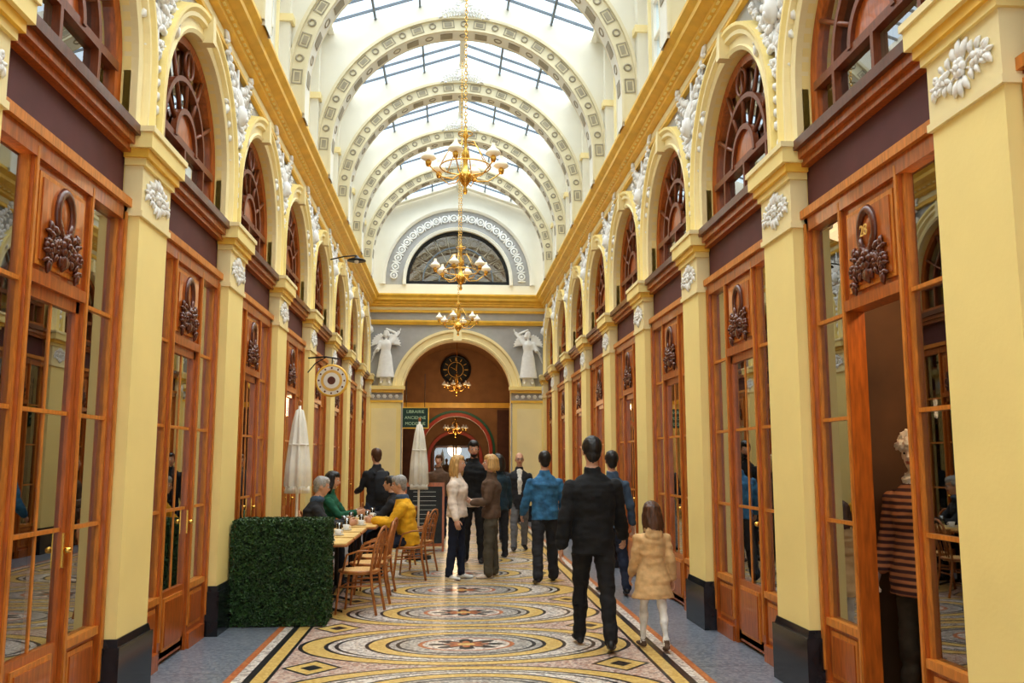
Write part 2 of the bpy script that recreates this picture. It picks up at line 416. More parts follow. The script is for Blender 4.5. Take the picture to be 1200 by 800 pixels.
    he((0, .052, -.086), (.030, .027, .024), skin)
    he((0, .02, -.075), (.05, .05, .035), skin)
    mb.loft([hp_(0, .080, .012), hp_(0, .097, -.012), hp_(0, .102, -.028)], [.009*hs, .011*hs, .014*hs], mm(skin), n=8)
    he((0, .084, -.057), (.022, .011, .009), 'lip' if not all_mat else skin)
    he((0, .076, .026), (.046, .014, .009), skin)
    for q in (-1, 1):
        he((q*.074, -.004, -.012), (.010, .018, .030), skin)
        he((q*.030, .0765, .004), (.0150, .010, .0085), 'eye_white', ex, 8, 6)
        he((q*.030, .083, .004), (.0075, .006, .0075), 'eye_dark', ex, 8, 6)
        if glasses: ex.torus(hp_(q*.031, .096, .002), .021*hs, .0025*hs, 'iron', rot=HR @ Euler((pi/2, 0, 0)).to_matrix(), n=12, m=4)
    if beard: he((0, .045, -.075), (.05, .048, .038), beard)
    rnd = random.Random(len(name)*7+int(abs(loc[0])*10))
    if style != 'none':
        if style == 'bald':
            he((0, -.045, -.01), (.078, .058, .05), hair)
        else:
            he((0, -.026, .034), (.084, .093, .094), hair, nu=18, nv=12)
            he((0, .015, .072), (.066, .070, .052), hair, nu=14, nv=10)
            he((0, -.058, -.035), (.064, .045, .062), hair)
            for q in (-1, 1): he((q*.066, .012, .03), (.014, .03, .04), hair)
    if isinstance(style, float):
        D = style
        for i in range(19):
            a = radians(180-22+i*(224/18.0))
            cx, cy = cos(a)*.075, -.022+sin(a)*.082
            k = rnd.uniform(.86, 1.12); wv = rnd.uniform(-.010, .010)
            fr = .012 if i in (0, 18, 1, 17) else 0
            mb.loft([hp_(cx*.7, cy*.7, .10), hp_(cx*1.08, cy*1.05, .05), hp_(cx*1.22+wv, cy*1.12+fr, -.04), hp_(cx*1.3-wv, cy*1.2+fr, -.04-D*.5), hp_(cx*1.22*k, cy*1.22+fr, -.04-D*k)],
                    [.012*hs, .018*hs, .021*hs, .021*hs, .010*hs], mm(hair), n=7)
        he((0, -.055, -.05-D*.3), (.075, .035, .06+D*.35), hair)
    if hat:
        he((0, -.015, .085), (.10, .11, .085), hat, nu=16, nv=10); mb.torus(hp_(0, -.012, .055), .088*hs, .035*hs, hat, rot=HR, n=18, m=8)
    if bag == 'backpack':
        mb.loft([sp(0, -.19, .06), sp(0, -.20, .14), sp(0, -.20, .36), sp(0, -.175, .46)], [(.13*s, .075*s), (.15*s, .09*s), (.14*s, .08*s), (.10*s, .05*s)], 'bagmat', n=16)
        for q in (-1, 1): mb.loft([sp(q*.10, -.12, .44), sp(q*.11, -.02, .52), sp(q*.12, .11, .42), sp(q*.14, .10, .22)], [.02*s]*4, 'bagmat', n=8)
    if bag == 'shoulder':
        mb.loft([sp(-.235, -.03, -.10), sp(-.235, -.03, .03)], [(.05*s, .11*s), (.045*s, .10*s)], 'bagmat', n=12)
        mb.loft([sp(-.23, -.02, .03), sp(-.19, .0, .25), sp(-.09, .03, .53)], [.013*s]*3, 'bagmat', n=6)
    for q in ex.mats:
        if q not in mb.mats: mb.mats.append(q)
    ex.m = [mb.mats.index(ex.mats[i]) for i in ex.m]; ex.mats = mb.mats[:]
    me0 = mb.mesh('tmp'); ob = bpy.data.objects.new('tmp', me0); scene.collection.objects.link(ob)
    md = ob.modifiers.new('r', 'REMESH'); md.mode = 'VOXEL'; md.voxel_size = voxel
    m2 = ob.modifiers.new('s', 'SMOOTH'); m2.factor = .5; m2.iterations = 2
    dg = bpy.context.evaluated_depsgraph_get(); me = bpy.data.meshes.new_from_object(ob.evaluated_get(dg))
    bvh = BVHTree.FromPolygons([Vector(v) for v in mb.v], mb.f)
    cloth = {i for i, q in enumerate(mb.mats) if q in (top, pants)}
    hairi = mb.mats.index(hair) if hair in mb.mats else -1
    hati = mb.mats.index(hat) if hat in mb.mats else -1
    me.materials.clear()
    for q in mb.mats: me.materials.append(MATS[q])
    NV = len(me.vertices); co_ = [0.0]*(NV*3); me.vertices.foreach_get('co', co_)
    no_ = [0.0]*(NV*3); me.vertices.foreach_get('normal', no_)
    vm = [0]*NV
    fn = bvh.find_nearest; mbm = mb.m
    for i in range(NV):
        r = fn(Vector(co_[3*i:3*i+3])); vm[i] = mbm[r[2]] if r[2] is not None else 0
    NL = len(me.loops); lv = [0]*NL; me.loops.foreach_get('vertex_index', lv)
    NP = len(me.polygons); ls_ = [0]*NP; me.polygons.foreach_get('loop_start', ls_)
    mis = [vm[lv[a]] for a in ls_]
    me.polygons.foreach_set('material_index', mis); me.polygons.foreach_set('use_smooth', [True]*NP)
    sx_, sy_ = loc[0]*3, loc[1]*5
    for i in range(NV):
        m_ = vm[i]; j = 3*i
        if m_ in cloth:
            x, y, z = co_[j:j+3]
            n = noise.noise((x*6+sx_, y*6+sy_, z*14))*.013+noise.noise((x*16+sx_, y*16+sy_, z*28))*.006
        elif m_ == hairi:
            x, y, z = co_[j:j+3]; n = noise.noise((x*70, y*70, z*14))*.006
        elif m_ == hati:
            x, y, z = co_[j:j+3]; n = noise.noise((x*60, y*60, z*60))*.02
        else: continue
        co_[j] += no_[j]*n; co_[j+1] += no_[j+1]*n; co_[j+2] += no_[j+2]*n
    me.vertices.foreach_set('co', co_)
    mex = ex.mesh('tmpx')
    bm = bmesh.new(); bm.from_mesh(me); bm.from_mesh(mex)
    M = Matrix.Diagonal((1, scale_depth, 1, 1)) @ Matrix.Translation((0, 0, -minz))
    bmesh.ops.transform(bm, matrix=M, verts=bm.verts)
    bm.to_mesh(me); bm.free()
    bpy.data.objects.remove(ob); bpy.data.meshes.remove(me0); bpy.data.meshes.remove(mex)
    me.name = name
    z = zbase if zbase is not None else loc[2] if len(loc) > 2 else 0
    return obj(name, me, (loc[0], loc[1], z), radians(heading))

mat('skin', (0.62, 0.34, 0.22), 0.5, var=0.05); mat('lip', (0.45, 0.14, 0.11), 0.5); mat('eye_white', (0.7, 0.68, 0.65), 0.3); mat('eye_dark', (0.02, 0.015, 0.01), 0.2)
mat('hair_dark', (0.012, 0.009, 0.008), 0.45, var=.5, nscale=60); mat('hair_brown', (0.09, 0.035, 0.014), 0.45, var=.5, nscale=60, stretch=(1, 1, .1))
mat('hair_blonde', (0.55, 0.33, 0.12), 0.45, var=.35, nscale=60, stretch=(1, 1, .1)); mat('hair_grey', (0.32, 0.30, 0.28), 0.5, var=.3, nscale=60)
def cl(n, c, r=.85, v=.2): mat(n, c, r, var=v, nscale=12, bump=.25, bscale=60)
cl('c_black', (0.006, 0.006, 0.007)); cl('c_blackpants', (0.008, 0.007, 0.008)); cl('c_shoe', (0.012, 0.010, 0.010), .4); cl('c_white', (0.8, 0.78, 0.73)); cl('c_offwhite', (0.80, 0.68, 0.58))
cl('c_navy', (0.009, 0.014, 0.035)); cl('c_brown', (0.13, 0.075, 0.045)); cl('c_khaki', (0.09, 0.075, 0.05)); cl('c_denim', (0.035, 0.15, 0.30), .8, .4)
cl('c_denimdark', (0.02, 0.035, 0.07), .8, .4); cl('c_beige', (0.68, 0.43, 0.20)); cl('c_yellow', (0.72, 0.38, 0.012)); cl('c_green', (0.008, 0.10, 0.05))
cl('c_grey', (0.16, 0.16, 0.17)); cl('c_darkgrey', (0.02, 0.02, 0.024)); cl('c_greyblue', (0.06, 0.10, 0.16)); cl('bagmat', (0.02, 0.022, 0.028)); cl('c_teal', (0.015, .04, .06))
mat('c_stripe', (0.50, 0.22, 0.10), .9, var=.05, nscale=7, stripes=(0.08, 0.03, 0.03)); mat('fluffy', (0.85, 0.80, 0.72), .95, var=.1, nscale=50, bump=.5, bscale=90)
walkL = ((20, 6, 1), (-16, 14, 1))
figure('walking_man', (1.10, 7.95), -3, 1.78, top='c_black', pants='c_blackpants', hem=-.14, loose=.034, legs=((15, 8, 2), (-13, 9, 2)), foot_pitch=(4, -14),
       arms=((-12, 12, 16, 4), (16, 12, 26, 0)), voxel=.009, headrot=(6, -4), style='short')
figure('walking_girl', (1.60, 7.85), 2, 1.21, female=True, top='c_beige', pants='c_white', shoe='c_brown', hair='hair_brown', style=.17, hem=-.30, loose=.035, flare=.06,
       legs=((14, 8, 1), (-12, 8, 1)), foot_pitch=(0, -12), arms=((10, 10, 20, 4), (-8, 12, 15, 4)), legloose=.0, voxel=.008, headk=1.15, hood=True, headrot=(15, -6))
figure('standing_woman', (-.06, 12.6), -108, 1.65, female=True, top='c_offwhite', pants='c_navy', shoe='c_white', hair='hair_blonde', style=.14, hem=-.03, loose=.035,
       legs=((3, 2, 4), (-3, 4, 4)), arms=((12, 12, 75, 30), (0, 14, 20, 0)), bag='shoulder', headrot=(-6, 0), voxel=.011)
figure('standing_woman', (.42, 12.75), 84, 1.66, female=True, top='c_brown', pants='c_khaki', shoe='c_offwhite', hair='hair_blonde', style=.07, hem=-.06, loose=.03,
       legs=((4, 4, 4), (-2, 2, 5)), arms=((10, 12, 80, 35), (14, 12, 75, 35)), headrot=(8, 0), voxel=.011, legloose=.022)
figure('standing_man', (.22, 14.6), 168, 1.89, top='c_black', pants='c_blackpants', hair='hair_dark', beard='hair_dark', arms=((6, 10, 30, 10), (5, 8, 20, 0)), voxel=.013, headrot=(15, -8))
figure('walking_man', (1.10, 16.5), 180, 1.73, top='c_darkgrey', pants='c_grey', hair='hair_grey', style='bald', open_shirt='c_white', hem=-.16, glasses=True,
       legs=((-12, 10, 2), (14, 4, 2)), foot_pitch=(-10, 4), arms=((12, 12, 12, 0), (-12, 12, 14, 0)), voxel=.012)
figure('walking_man', (1.12, 12.2), 4, 1.71, top='c_denim', pants='c_darkgrey', hair='hair_dark', hem=-.07, loose=.03, legs=((-10, 12, 4), (12, 5, 4)), foot_pitch=(-10, 3),
       arms=((8, 17, 35, 12), (0, 18, 40, 20)), voxel=.011, shoe='c_shoe', legloose=.024)
figure('walking_woman', (1.84, 11.1), 4, 1.70, female=True, top='c_greyblue', pants='c_navy', hair='hair_dark', style='short', legs=((12, 6, 2), (-10, 12, 2)), foot_pitch=(2, -10), hem=-.10,
       arms=((4, 12, 20, 4), (-4, 14, 20, 4)), voxel=.012)
SEAT = ((84, 82, 6), (86, 86, 8))
figure('seated_man', (-2.0, 12.0), -82, 1.76, top='c_darkgrey', pants='c_navy', hair='hair_grey', style='short', legs=SEAT, arms=((38, 12, 62, 30), (42, 10, 55, 25)), lean=12, scarf='c_greyblue', headrot=(0, -12), voxel=.012, hem=-.06, glasses=True)
figure('seated_woman', (-2.0, 13.9), -95, 1.80, female=True, top='c_green', pants='c_navy', hair='hair_dark', style=.12, legs=SEAT, arms=((38, 12, 60, 30), (40, 10, 60, 25)), lean=4, headrot=(0, -10), voxel=.013, hem=-.04)
figure('seated_man', (-.72, 12.65), 92, 1.76, top='c_yellow', pants='c_navy', hair='hair_grey', style='short', legs=SEAT, arms=((38, 12, 60, 30), (36, 10, 62, 28)), lean=10, headrot=(0, -10), voxel=.011, hem=-.10, loose=.035, scarf='c_greyblue')
figure('seated_man', (-.95, 14.2), 80, 1.72, top='c_darkgrey', pants='c_navy', hair='hair_dark', style='short', legs=SEAT, arms=((38, 12, 60, 30), (36, 10, 62, 28)), lean=10, voxel=.013, hem=-.06)
figure('standing_man', (-1.42, 15.6), 35, 1.78, top='c_darkgrey', pants='c_denimdark', hair='hair_brown', bag='backpack', arms=((20, 12, 60, 25), (0, 10, 15, 0)), voxel=.013, hem=-.08)
figure('standing_man', (-.40, 19.2), 170, 1.70, top='c_brown', pants='c_navy', hair='hair_brown', voxel=.015)
figure('walking_man', (.80, 18.4), 175, 1.76, top='c_black', pants='c_navy', hair='hair_dark', voxel=.015, legs=walkL, foot_pitch=(3, -12))
figure('standing_woman', (.66, 15.3), 20, 1.68, female=True, top='c_teal', pants='c_darkgrey', hair='hair_dark', style=.12, voxel=.013)
for sx in (-1, 1):
    figure('relief_statue', (sx*1.93, 24.18), 180, 1.42, female=True, all_mat='plaster_white', hem=-.72, flare=.10, loose=.035, style=.05, collar=False, wings=True,
           arms=((25, 150, 10, 0), (15, 25, 70, 30)) if sx < 0 else ((15, 25, 70, 30), (25, 150, 10, 0)), voxel=.014, zbase=3.66, scale_depth=.55, headrot=(sx*30, 0))
# ------------------------------------------------------------------ gallery constants
SP = 2.52; P0 = 3.98; HB = SP/2
HW = 2.43; PY = [P0+SP*k for k in range(-3, 9)]; BY = [P0+HB+SP*k for k in range(-3, 8)]
Y0 = PY[0]-HB; YB = 24.30
ZA = 3.90; ZC = 4.34; RW = .955; ZK = 5.72

mb = MB(); mb.box(-2.75, 2.75, Y0, YB+12, -.12, 0, 'mosaic_floor'); obj('floor', mb)

def TF(sgn, y): return Matrix.Translation((sgn*HW, y, 0)) @ Matrix.Rotation(pi/2 if sgn < 0 else -pi/2, 4, 'Z')
def side_wall(name, sgn):
    mb = MB()
    for by in BY:
        mb.T = TF(sgn, by)
        arch_wall(mb, 'spandrel_grey', -HB, HB, ZA-.06, ZC, RW, ZK, 0, .26, soffit='cream')
        for a, b in ((-HB, -.70), (.70, HB)): mb.box(a, b, 0, .12, 6.05, 8.40, 'ivory')
        mb.box(-.70, .70, 0, .12, 6.05, 6.55, 'ivory'); mb.box(-.70, .70, 0, .12, 8.10, 8.40, 'ivory')
    for py in PY:
        mb.T = TF(sgn, py); mb.box(-.3, .3, 0.0, .26, 0, ZA-.06, 'cream')
    obj(name, mb)
side_wall('wall_left', -1); side_wall('wall_right', 1)

pw = 'plaster_white'
mb = MB(); w = .30; D = .115
mb.box(-w, w, -D, .0, 0.42, 3.36, 'cream'); mb.box(-w-.035, w+.035, -D-.035, 0, 0, .40, 'black_marble'); mb.box(-w-.02, w+.02, -D-.02, 0, .40, .45, 'black_marble', .012)
mb.box(-w-.02, w+.02, -D-.02, 0, 3.28, 3.32, 'cream_light'); mb.box(-w-.008, w+.008, -D-.008, 0, 3.32, 3.64, 'cream_light')
mb.box(-w-.03, w+.03, -D-.03, 0, 3.64, 3.69, 'cream'); mb.box(-w-.055, w+.055, -D-.055, 0, 3.69, 3.75, 'gold_ochre'); mb.box(-w-.085, w+.085, -D-.085, 0, 3.75, 3.86, 'cream'); mb.box(-w-.10, w+.10, -D-.10, 0, 3.86, 3.90, 'cream_light')
yy = -D-.012
flower(mb, pw, (0, yy-.01, 3.49), .055)
for q in (-1, 1):
    b = 0 if q > 0 else pi
    spray(mb, pw, (q*.05, yy, 3.50), b+q*radians(25), .19, -q*1.6, .068, 4, .008)
    spray(mb, pw, (q*.05, yy, 3.47), b-q*radians(25), .16, q*1.4, .06, 4, .008)
    leafb(mb, pw, (q*.02, yy, 3.53), pi/2-q*.5, .10, .028); leafb(mb, pw, (q*.02, yy, 3.44), -pi/2+q*.5, .09, .025)
leafb(mb, pw, (0, yy, 3.53), pi/2, .11, .028); leafb(mb, pw, (0, yy, 3.44), -pi/2, .10, .025)
pil = mb.mesh('pilaster')

mb = MB()
mb.sweep(apath(RW, ZC, ZA, 32), [(0, .05), (0, -.05), (.035, -.065), (.05, -.045), (.12, -.045), (.135, -.085), (.17, -.085)], 'cream_light')
mb.sweep(apath(RW, ZC, ZA, 32), [(.17, -.085), (.205, -.11), (.235, -.11), (.245, 0)], 'cream')
mb.box(-.05, .05, -.14, 0, ZC+RW-.01, ZC+RW+.25, 'cream_light', .01)
archv = mb.mesh('archivolt')

mb = MB(); y = -.04
mb.tube([(0, y, 4.05), (0, y-.02, 4.6), (0, y, 5.62)], [.010, .02, .016], pw)
spray(mb, pw, (0, y, 4.05), pi/2, .75, 0, .15, 7, .014)
for z, L, a, cu, ls in ((4.62, .20, 62, -2.2, .10), (4.82, .28, 55, -2.0, .12), (5.0, .36, 45, -2.0, .13), (5.18, .50, 28, -1.7, .14), (5.36, .62, 10, .9, .13)):
    for q in (-1, 1):
        ang = radians(a) if q > 0 else pi-radians(a)
        spray(mb, pw, (0, y, z), ang, L, q*cu, ls, 6, .016)
        flower(mb, pw, (q*L*.9*cos(radians(a-25)), y-.02, z+L*.6*sin(radians(a))), .055)
mb.ell((0, y-.05, 5.12), (.085, .07, .11), pw); mb.ell((0, y-.08, 5.08), (.03, .05, .04), pw, nu=8, nv=6)
for i in range(7): leafb(mb, pw, (0, y-.02, 5.20), pi/2+(i-3)*.38, .22, .04)
flower(mb, pw, (0, y-.02, 4.62), .07); mb.ell((0, y-.01, 4.03), (.05, .04, .07), pw)
sprel = mb.mesh('spandrel_relief')

mb = MB(); r = RW; WM = 'wood_mid'
mb.sweep(apath(r-.075, ZC, ZA, 28), [(0, .16), (0, .08), (.06, .06), (.075, .16)], 'wood')
mb.box(-r, r, .04, .16, ZA, ZA+.09, 'wood')
def arcbar(rr, wd, y, m_=WM, zc=ZC, n=20):
    mb.sweep(apath(rr-wd/2, zc, None, n), [(0, y+.03), (0, y-.02), (wd, y-.02), (wd, y+.03)], m_, True)
mb.box(-r, r, .07, .13, ZC-.035, ZC+.03, WM)
arcbar(.58, .045, .09); arcbar(.30, .05, .08)
n = 16
mb.add([(0, .09, ZC)]+[(.28*cos(pi*i/n), .09, ZC+.28*sin(pi*i/n)) for i in range(n+1)], [(0, i+1, i+2) for i in range(n)], 'wood')
for a in (30, 60, 90, 120, 150):
    a = radians(a); mb.tube([(cos(a)*.28, .09, ZC+sin(a)*.28), (cos(a)*.89, .09, ZC+sin(a)*.89)], .02, WM, n=6)
mb.torus((0, .08, ZC+.74), .12, .018, WM, rot=Euler((pi/2, 0, 0)).to_matrix(), n=18, m=5)
for u in (-.58, 0, .58): mb.box(u-.02, u+.02, .07, .12, ZA+.05, ZC, WM)
lun = mb.mesh('lunette_frame')
mb = MB(); mb.add([(-r, .12, ZA)]+[(r*cos(pi-pi*i/24), .12, ZC+r*sin(pi*i/24)) for i in range(25)]+[(r, .12, ZA)], [tuple(range(27))], 'glass')
lung = mb.mesh('lunette_glass')

def raised(mb, u0, u1, z0, z1, y, m1='wood', m2='wood_light'):
    mb.box(u0, u1, y, y+.05, z0, z1, m1)
    mb.box(u0+.05, u1-.05, y-.012, y, z0+.05, z1-.05, m2); mb.box(u0+.08, u1-.08, y-.02, y-.012, z0+.08, z1-.08, m1)
def medallion(mb):
    y = -.025; wd = 'wood_dark'
    mb.torus((0, y, 3.01), .10, .024, wd, rot=Euler((pi/2, 0, 0)).to_matrix(), n=20, m=6, sy=1.35)
    mb.ell((0, y+.015, 3.01), (.08, .02, .11), 'wood')
    for q in (-1, 1):
        b = 0 if q > 0 else pi
        spray(mb, wd, (0, y, 2.86), b+q*radians(10), .28, -q*1.9, .085, 6, .018)
        spray(mb, wd, (0, y, 2.80), b-q*radians(30), .24, q*2.2, .075, 5, .016)
        flower(mb, wd, (q*.20, y-.01, 2.79), .05); leafb(mb, wd, (q*.05, y, 2.88), b+q*1.2, .12, .03); flower(mb, wd, (q*.11, y-.01, 2.80), .045)
    flower(mb, wd, (0, y-.015, 2.83), .07); leafb(mb, wd, (0, y, 2.80), -pi/2, .12, .04)
def shopfront(open_door=False):
    mb = MB(); g = MB(); W = .955; A = W-.065; DI = .355; DO = .405
    for q in (-1, 1):
        mb.box(q*W, q*A, -.03, .10, 0, 3.34, 'wood'); mb.box(q*(W-.012), q*(W-.045), -.042, -.03, .2, 3.3, 'wood_light')
        mb.box(q*DI, q*DO, -.02, .10, 0, 3.34, 'wood'); mb.box(q*(DI+.012), q*(DO-.012), -.032, -.02, .2, 3.3, 'wood_light')
        a, b = (q*DO, q*A); a, b = min(a, b), max(a, b)
        raised(mb, a, b, .12, .52, .0); mb.box(a, b, -.04, .1, 0, .13, 'wood'); mb.box(a, b, -.025, .08, .50, .55, 'wood_light')
        for u in (a, b-.022): mb.box(u, u+.022, .0, .05, .55, 3.26, 'wood_light')
        for z in (1.20, 1.88, 2.56): mb.box(a, b, .005, .04, z-.012, z+.012, 'wood_light')
        g.box(a, b, .022, .028, .55, 3.26, 'glass')
    mb.box(-W, W, -.03, .10, 3.24, 3.36, 'wood'); mb.box(-W, W, -.06, .0, 3.34, 3.40, 'wood_light')
    mb.box(-W, W, .01, .12, 3.38, 3.74, 'purple_brown')
    mb.box(-W, W, -.05, .12, 3.72, 3.77, 'wood'); mb.box(-W, W, -.085, .12, 3.77, 3.83, 'wood'); mb.box(-W, W, -.12, .14, 3.83, 3.90, 'wood_dark')
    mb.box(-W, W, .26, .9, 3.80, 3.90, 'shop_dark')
    raised(mb, -DI, DI, 2.62, 3.24, .0); medallion(mb); mb.box(-.36, .36, -.03, .1, 2.56, 2.63, 'wood')
    def leaf(T):
        mb.T = T; g.T = T
        for q in (-1, 1): mb.box(q*.35, q*.295, .0, .05, .03, 2.56, 'wood')
        mb.box(-.34, .34, .0, .05, 2.49, 2.56, 'wood'); raised(mb, -.295, .295, .05, .56, .0); mb.box(-.34, .34, .0, .05, .03, .12, 'wood')
        for z in (1.20, 1.88): mb.box(-.29, .29, .01, .04, z-.012, z+.012, 'wood_light')
        mb.box(-.010, .010, .015, .035, .56, 2.5, 'wood_light')
        g.box(-.295, .295, .022, .027, .56, 2.5, 'glass')
        mb.ell((.32, -.03, 1.08), (.02, .025, .02), 'brass'); mb.box(.305, .335, -.012, .0, .98, 1.18, 'brass')
        mb.T = None; g.T = None
    if open_door: leaf(Matrix.Translation((.35, .06, 0)) @ Matrix.Rotation(radians(-84), 4, 'Z') @ Matrix.Translation((-.35, 0, 0)))
    else: leaf(None)
    return mb.mesh('shopfront_frame'), g.mesh('shopfront_glass')
sf, sg = shopfront(); sfo, sgo = shopfront(True)
nwin = 0
cw = MB()
for u in (-.70, -.02, .66): cw.box(u, u+.04, .02, .10, 6.55, 8.10, 'ivory')
for z in (6.55, 7.05, 7.55, 8.06): cw.box(-.70, .70, .02, .10, z, z+.04, 'ivory')
cw.box(-.70, .70, .055, .06, 6.55, 8.1, 'roof_glass')
cw.box(-.78, -.70, -.03, 0, 6.5, 8.15, 'cream_light'); cw.box(.70, .78, -.03, 0, 6.5, 8.15, 'cream_light'); cw.box(-.78, .78, -.05, 0, 6.42, 6.55, 'cream_light')
cwm = cw.mesh('clerestory_window')
for sgn in (-1, 1):
    rz = pi/2 if sgn < 0 else -pi/2
    for py in PY:
        obj('pilaster', pil, (sgn*HW, py, 0), rz)
        obj('spandrel_relief', sprel, (sgn*HW, py, 0), rz)
    for i, by in enumerate(BY):
        nwin += 1
        obj('archivolt', archv, (sgn*HW, by, 0), rz)
        w_ = empty('window_%d' % nwin, (sgn*HW, by, 0), rz); obj('frame', lun, parent=w_); obj('glass', lung, parent=w_)
        op = (sgn > 0 and i == 3)
        e = empty('shop_front', (sgn*HW, by, 0), rz); obj('frame', sfo if op else sf, parent=e); obj('glass', sgo if op else sg, parent=e)
        obj('window_%d' % (nwin+40), cwm, (sgn*HW, by, 0), rz)
text('shop_number', '28', .10, 'gold_text', (HW-.05, BY[3], 3.01), (pi/2, 0, -pi/2))

prof = [(.02, 5.62), (-.05, 5.62), (-.05, 5.66), (-.03, 5.68), (-.03, 5.78), (-.10, 5.80), (-.10, 5.84), (-.14, 5.86), (-.14, 5.90), (-.24, 5.94), (-.24, 6.00), (-.30, 6.06), (-.30, 6.10), (.14, 6.12)]
k = 0
for sgn in (-1, 1):
    k += 1
    mb = MB(); mb.T = TF(sgn, 0)
    a, b = (Y0, YB) if sgn < 0 else (-YB, -Y0)
    mb.extr(prof, a, b, 'gold_ochre')
    mb.extr([(0, 5.69), (-.036, 5.69), (-.036, 5.77), (0, 5.77)], a, b, 'cream_light')
    mb.extr([(0, 6.105), (-.26, 6.105), (-.2, 6.14), (0, 6.15)], a, b, 'ivory')
    n = int((YB-Y0)/.14)
    for i in range(n): mb.box(a+i*.14, a+i*.14+.07, -.135, -.09, 5.845, 5.895, 'cream')
    obj('trim_%d' % k, mb)
mb = MB(); mb.T = Matrix.Translation((0, YB, 0)); mb.extr(prof, -HW, HW, 'gold_ochre'); mb.extr([(0, 5.69), (-.036, 5.69), (-.036, 5.77), (0, 5.77)], -HW, HW, 'cream_light')
mb.extr([(0, 5.28), (-.05, 5.28), (-.09, 5.36), (-.09, 5.40), (0, 5.42)], -HW, HW, 'gold_ochre'); obj('trim_3', mb)

# ------------------------------------------------------------------ roof
AP = 9.26; SL = .34
def rt(u): return AP-abs(u)*SL
mb = MB(); RZ = 6.48; RI = 2.10
arch_wall(mb, 'ivory', -2.43, 2.43, 6.05, RZ, RI, lambda u: rt(u)-.04, -.15, .15, n=40, soffit='ivory')
R90 = Euler((pi/2, 0, 0)).to_matrix()
for s_ in (-1, 1):
    y = s_*.15
    mb.sweep(apath(RI, RZ, 6.1, 40), [(0, y), (.0, y+s_*.035), (.03, y+s_*.035), (.035, y+s_*.01), (.20, y+s_*.01), (.205, y+s_*.05), (.25, y+s_*.05), (.255, y)], 'rib_band')
    for i in range(27):
        a = pi*(i+.5)/27
        mb.T = Matrix.Translation((0, 0, RZ)) @ Matrix.Rotation(-(a-pi/2), 4, 'Y')
        if i % 2 == 0:
            for u0, u1, z0, z1 in ((-.10, .10, .05, .065), (-.10, .10, .17, .185), (-.10, -.085, .05, .185), (.085, .10, .05, .185)): mb.box(u0, u1, y+s_*.008, y+s_*.02, RI+z0, RI+z1, 'taupe')
            mb.box(-.06, .06, y+s_*.008, y+s_*.018, RI+.085, RI+.15, 'taupe')
        else: mb.torus((0, y+s_*.015, RI+.12), .045, .014, 'taupe', rot=R90, n=12, m=5)
    mb.T = None
for i in range(23):
    a = pi*(i+.5)/23
    mb.T = Matrix.Translation((0, 0, RZ)) @ Matrix.Rotation(-(a-pi/2), 4, 'Y')
    if i % 2 == 0: mb.box(-.10, .10, -.09, .09, RI-.012, RI+.01, 'taupe')
    else: mb.torus((0, 0, RI), .06, .014, 'taupe', n=12, m=5)
mb.T = None
y = -.20; z = 8.92
mb.ell((0, y, z+.02), (.08, .05, .11), pw)
for q in (-1, 1):
    b = 0 if q > 0 else pi
    spray(mb, pw, (0, y, z-.03), b+q*radians(22), .40, -q*1.3, .08, 7, .014); spray(mb, pw, (0, y, z-.06), b+q*radians(0), .30, -q*.5, .06, 6, .012); spray(mb, pw, (0, y, z+.05), b+q*radians(50), .12, -q*1.2, .06, 3, .010)
for q in (-1, 1):
    mb.box(q*2.43, q*2.30, -.30, .30, 6.10, 8.42, 'ivory'); mb.box(q*2.43, q*2.26, -.33, .33, 7.30, 7.40, 'cream_light'); mb.box(q*2.43, q*2.26, -.33, .33, 6.1, 6.22, 'cream_light')
rib = mb.mesh('roof_rib')
ce = empty('ceiling')
for py in PY[:-1]: obj('rib', rib, (0, py, 0), parent=ce)
mb = MB()
for q in (-1, 1):
    L = YB-Y0
    def slab(u0, u1, dz0, dz1, y0, y1, m_):
        mb.add([(q*u0, y0, rt(u0)+dz0), (q*u1, y0, rt(u1)+dz0), (q*u1, y1, rt(u1)+dz0), (q*u0, y1, rt(u0)+dz0), (q*u0, y0, rt(u0)+dz1), (q*u1, y0, rt(u1)+dz1), (q*u1, y1, rt(u1)+dz1), (q*u0, y1, rt(u0)+dz1)],
               [(0, 3, 2, 1), (4, 5, 6, 7), (0, 1, 5, 4), (1, 2, 6, 5), (2, 3, 7, 6), (3, 0, 4, 7)], m_)
    slab(2.16, 2.55, -.04, .04, Y0, YB, 'ivory')
    for u in (.72, 1.44): slab(u-.016, u+.016, -.05, .02, Y0, YB, 'steel_bar')
    slab(2.10, 2.18, -.08, .02, Y0, YB, 'ivory')
    n = int(L/.42)
    for i in range(n+1): slab(0, 2.16, -.025, .02, Y0+i*.42, Y0+i*.42+.022, 'steel_bar')
    for py in PY: slab(0, 2.16, -.09, .0, py-.12, py+.12, 'ivory')
    mb.box(q*2.36, q*2.50, Y0, YB, 8.36, 8.45, 'ivory')
mb.box(-.05, .05, Y0, YB, AP-.12, AP+.02, 'ivory')
obj('roof_frame', mb, parent=ce)
mb = MB()
for q in (-1, 1): mb.add([(0, Y0, AP+.02), (q*2.16, Y0, rt(2.16)+.02), (q*2.16, YB, rt(2.16)+.02), (0, YB, AP+.02)], [(0, 1, 2, 3)], 'roof_glass')
obj('roof_glazing', mb, parent=ce)

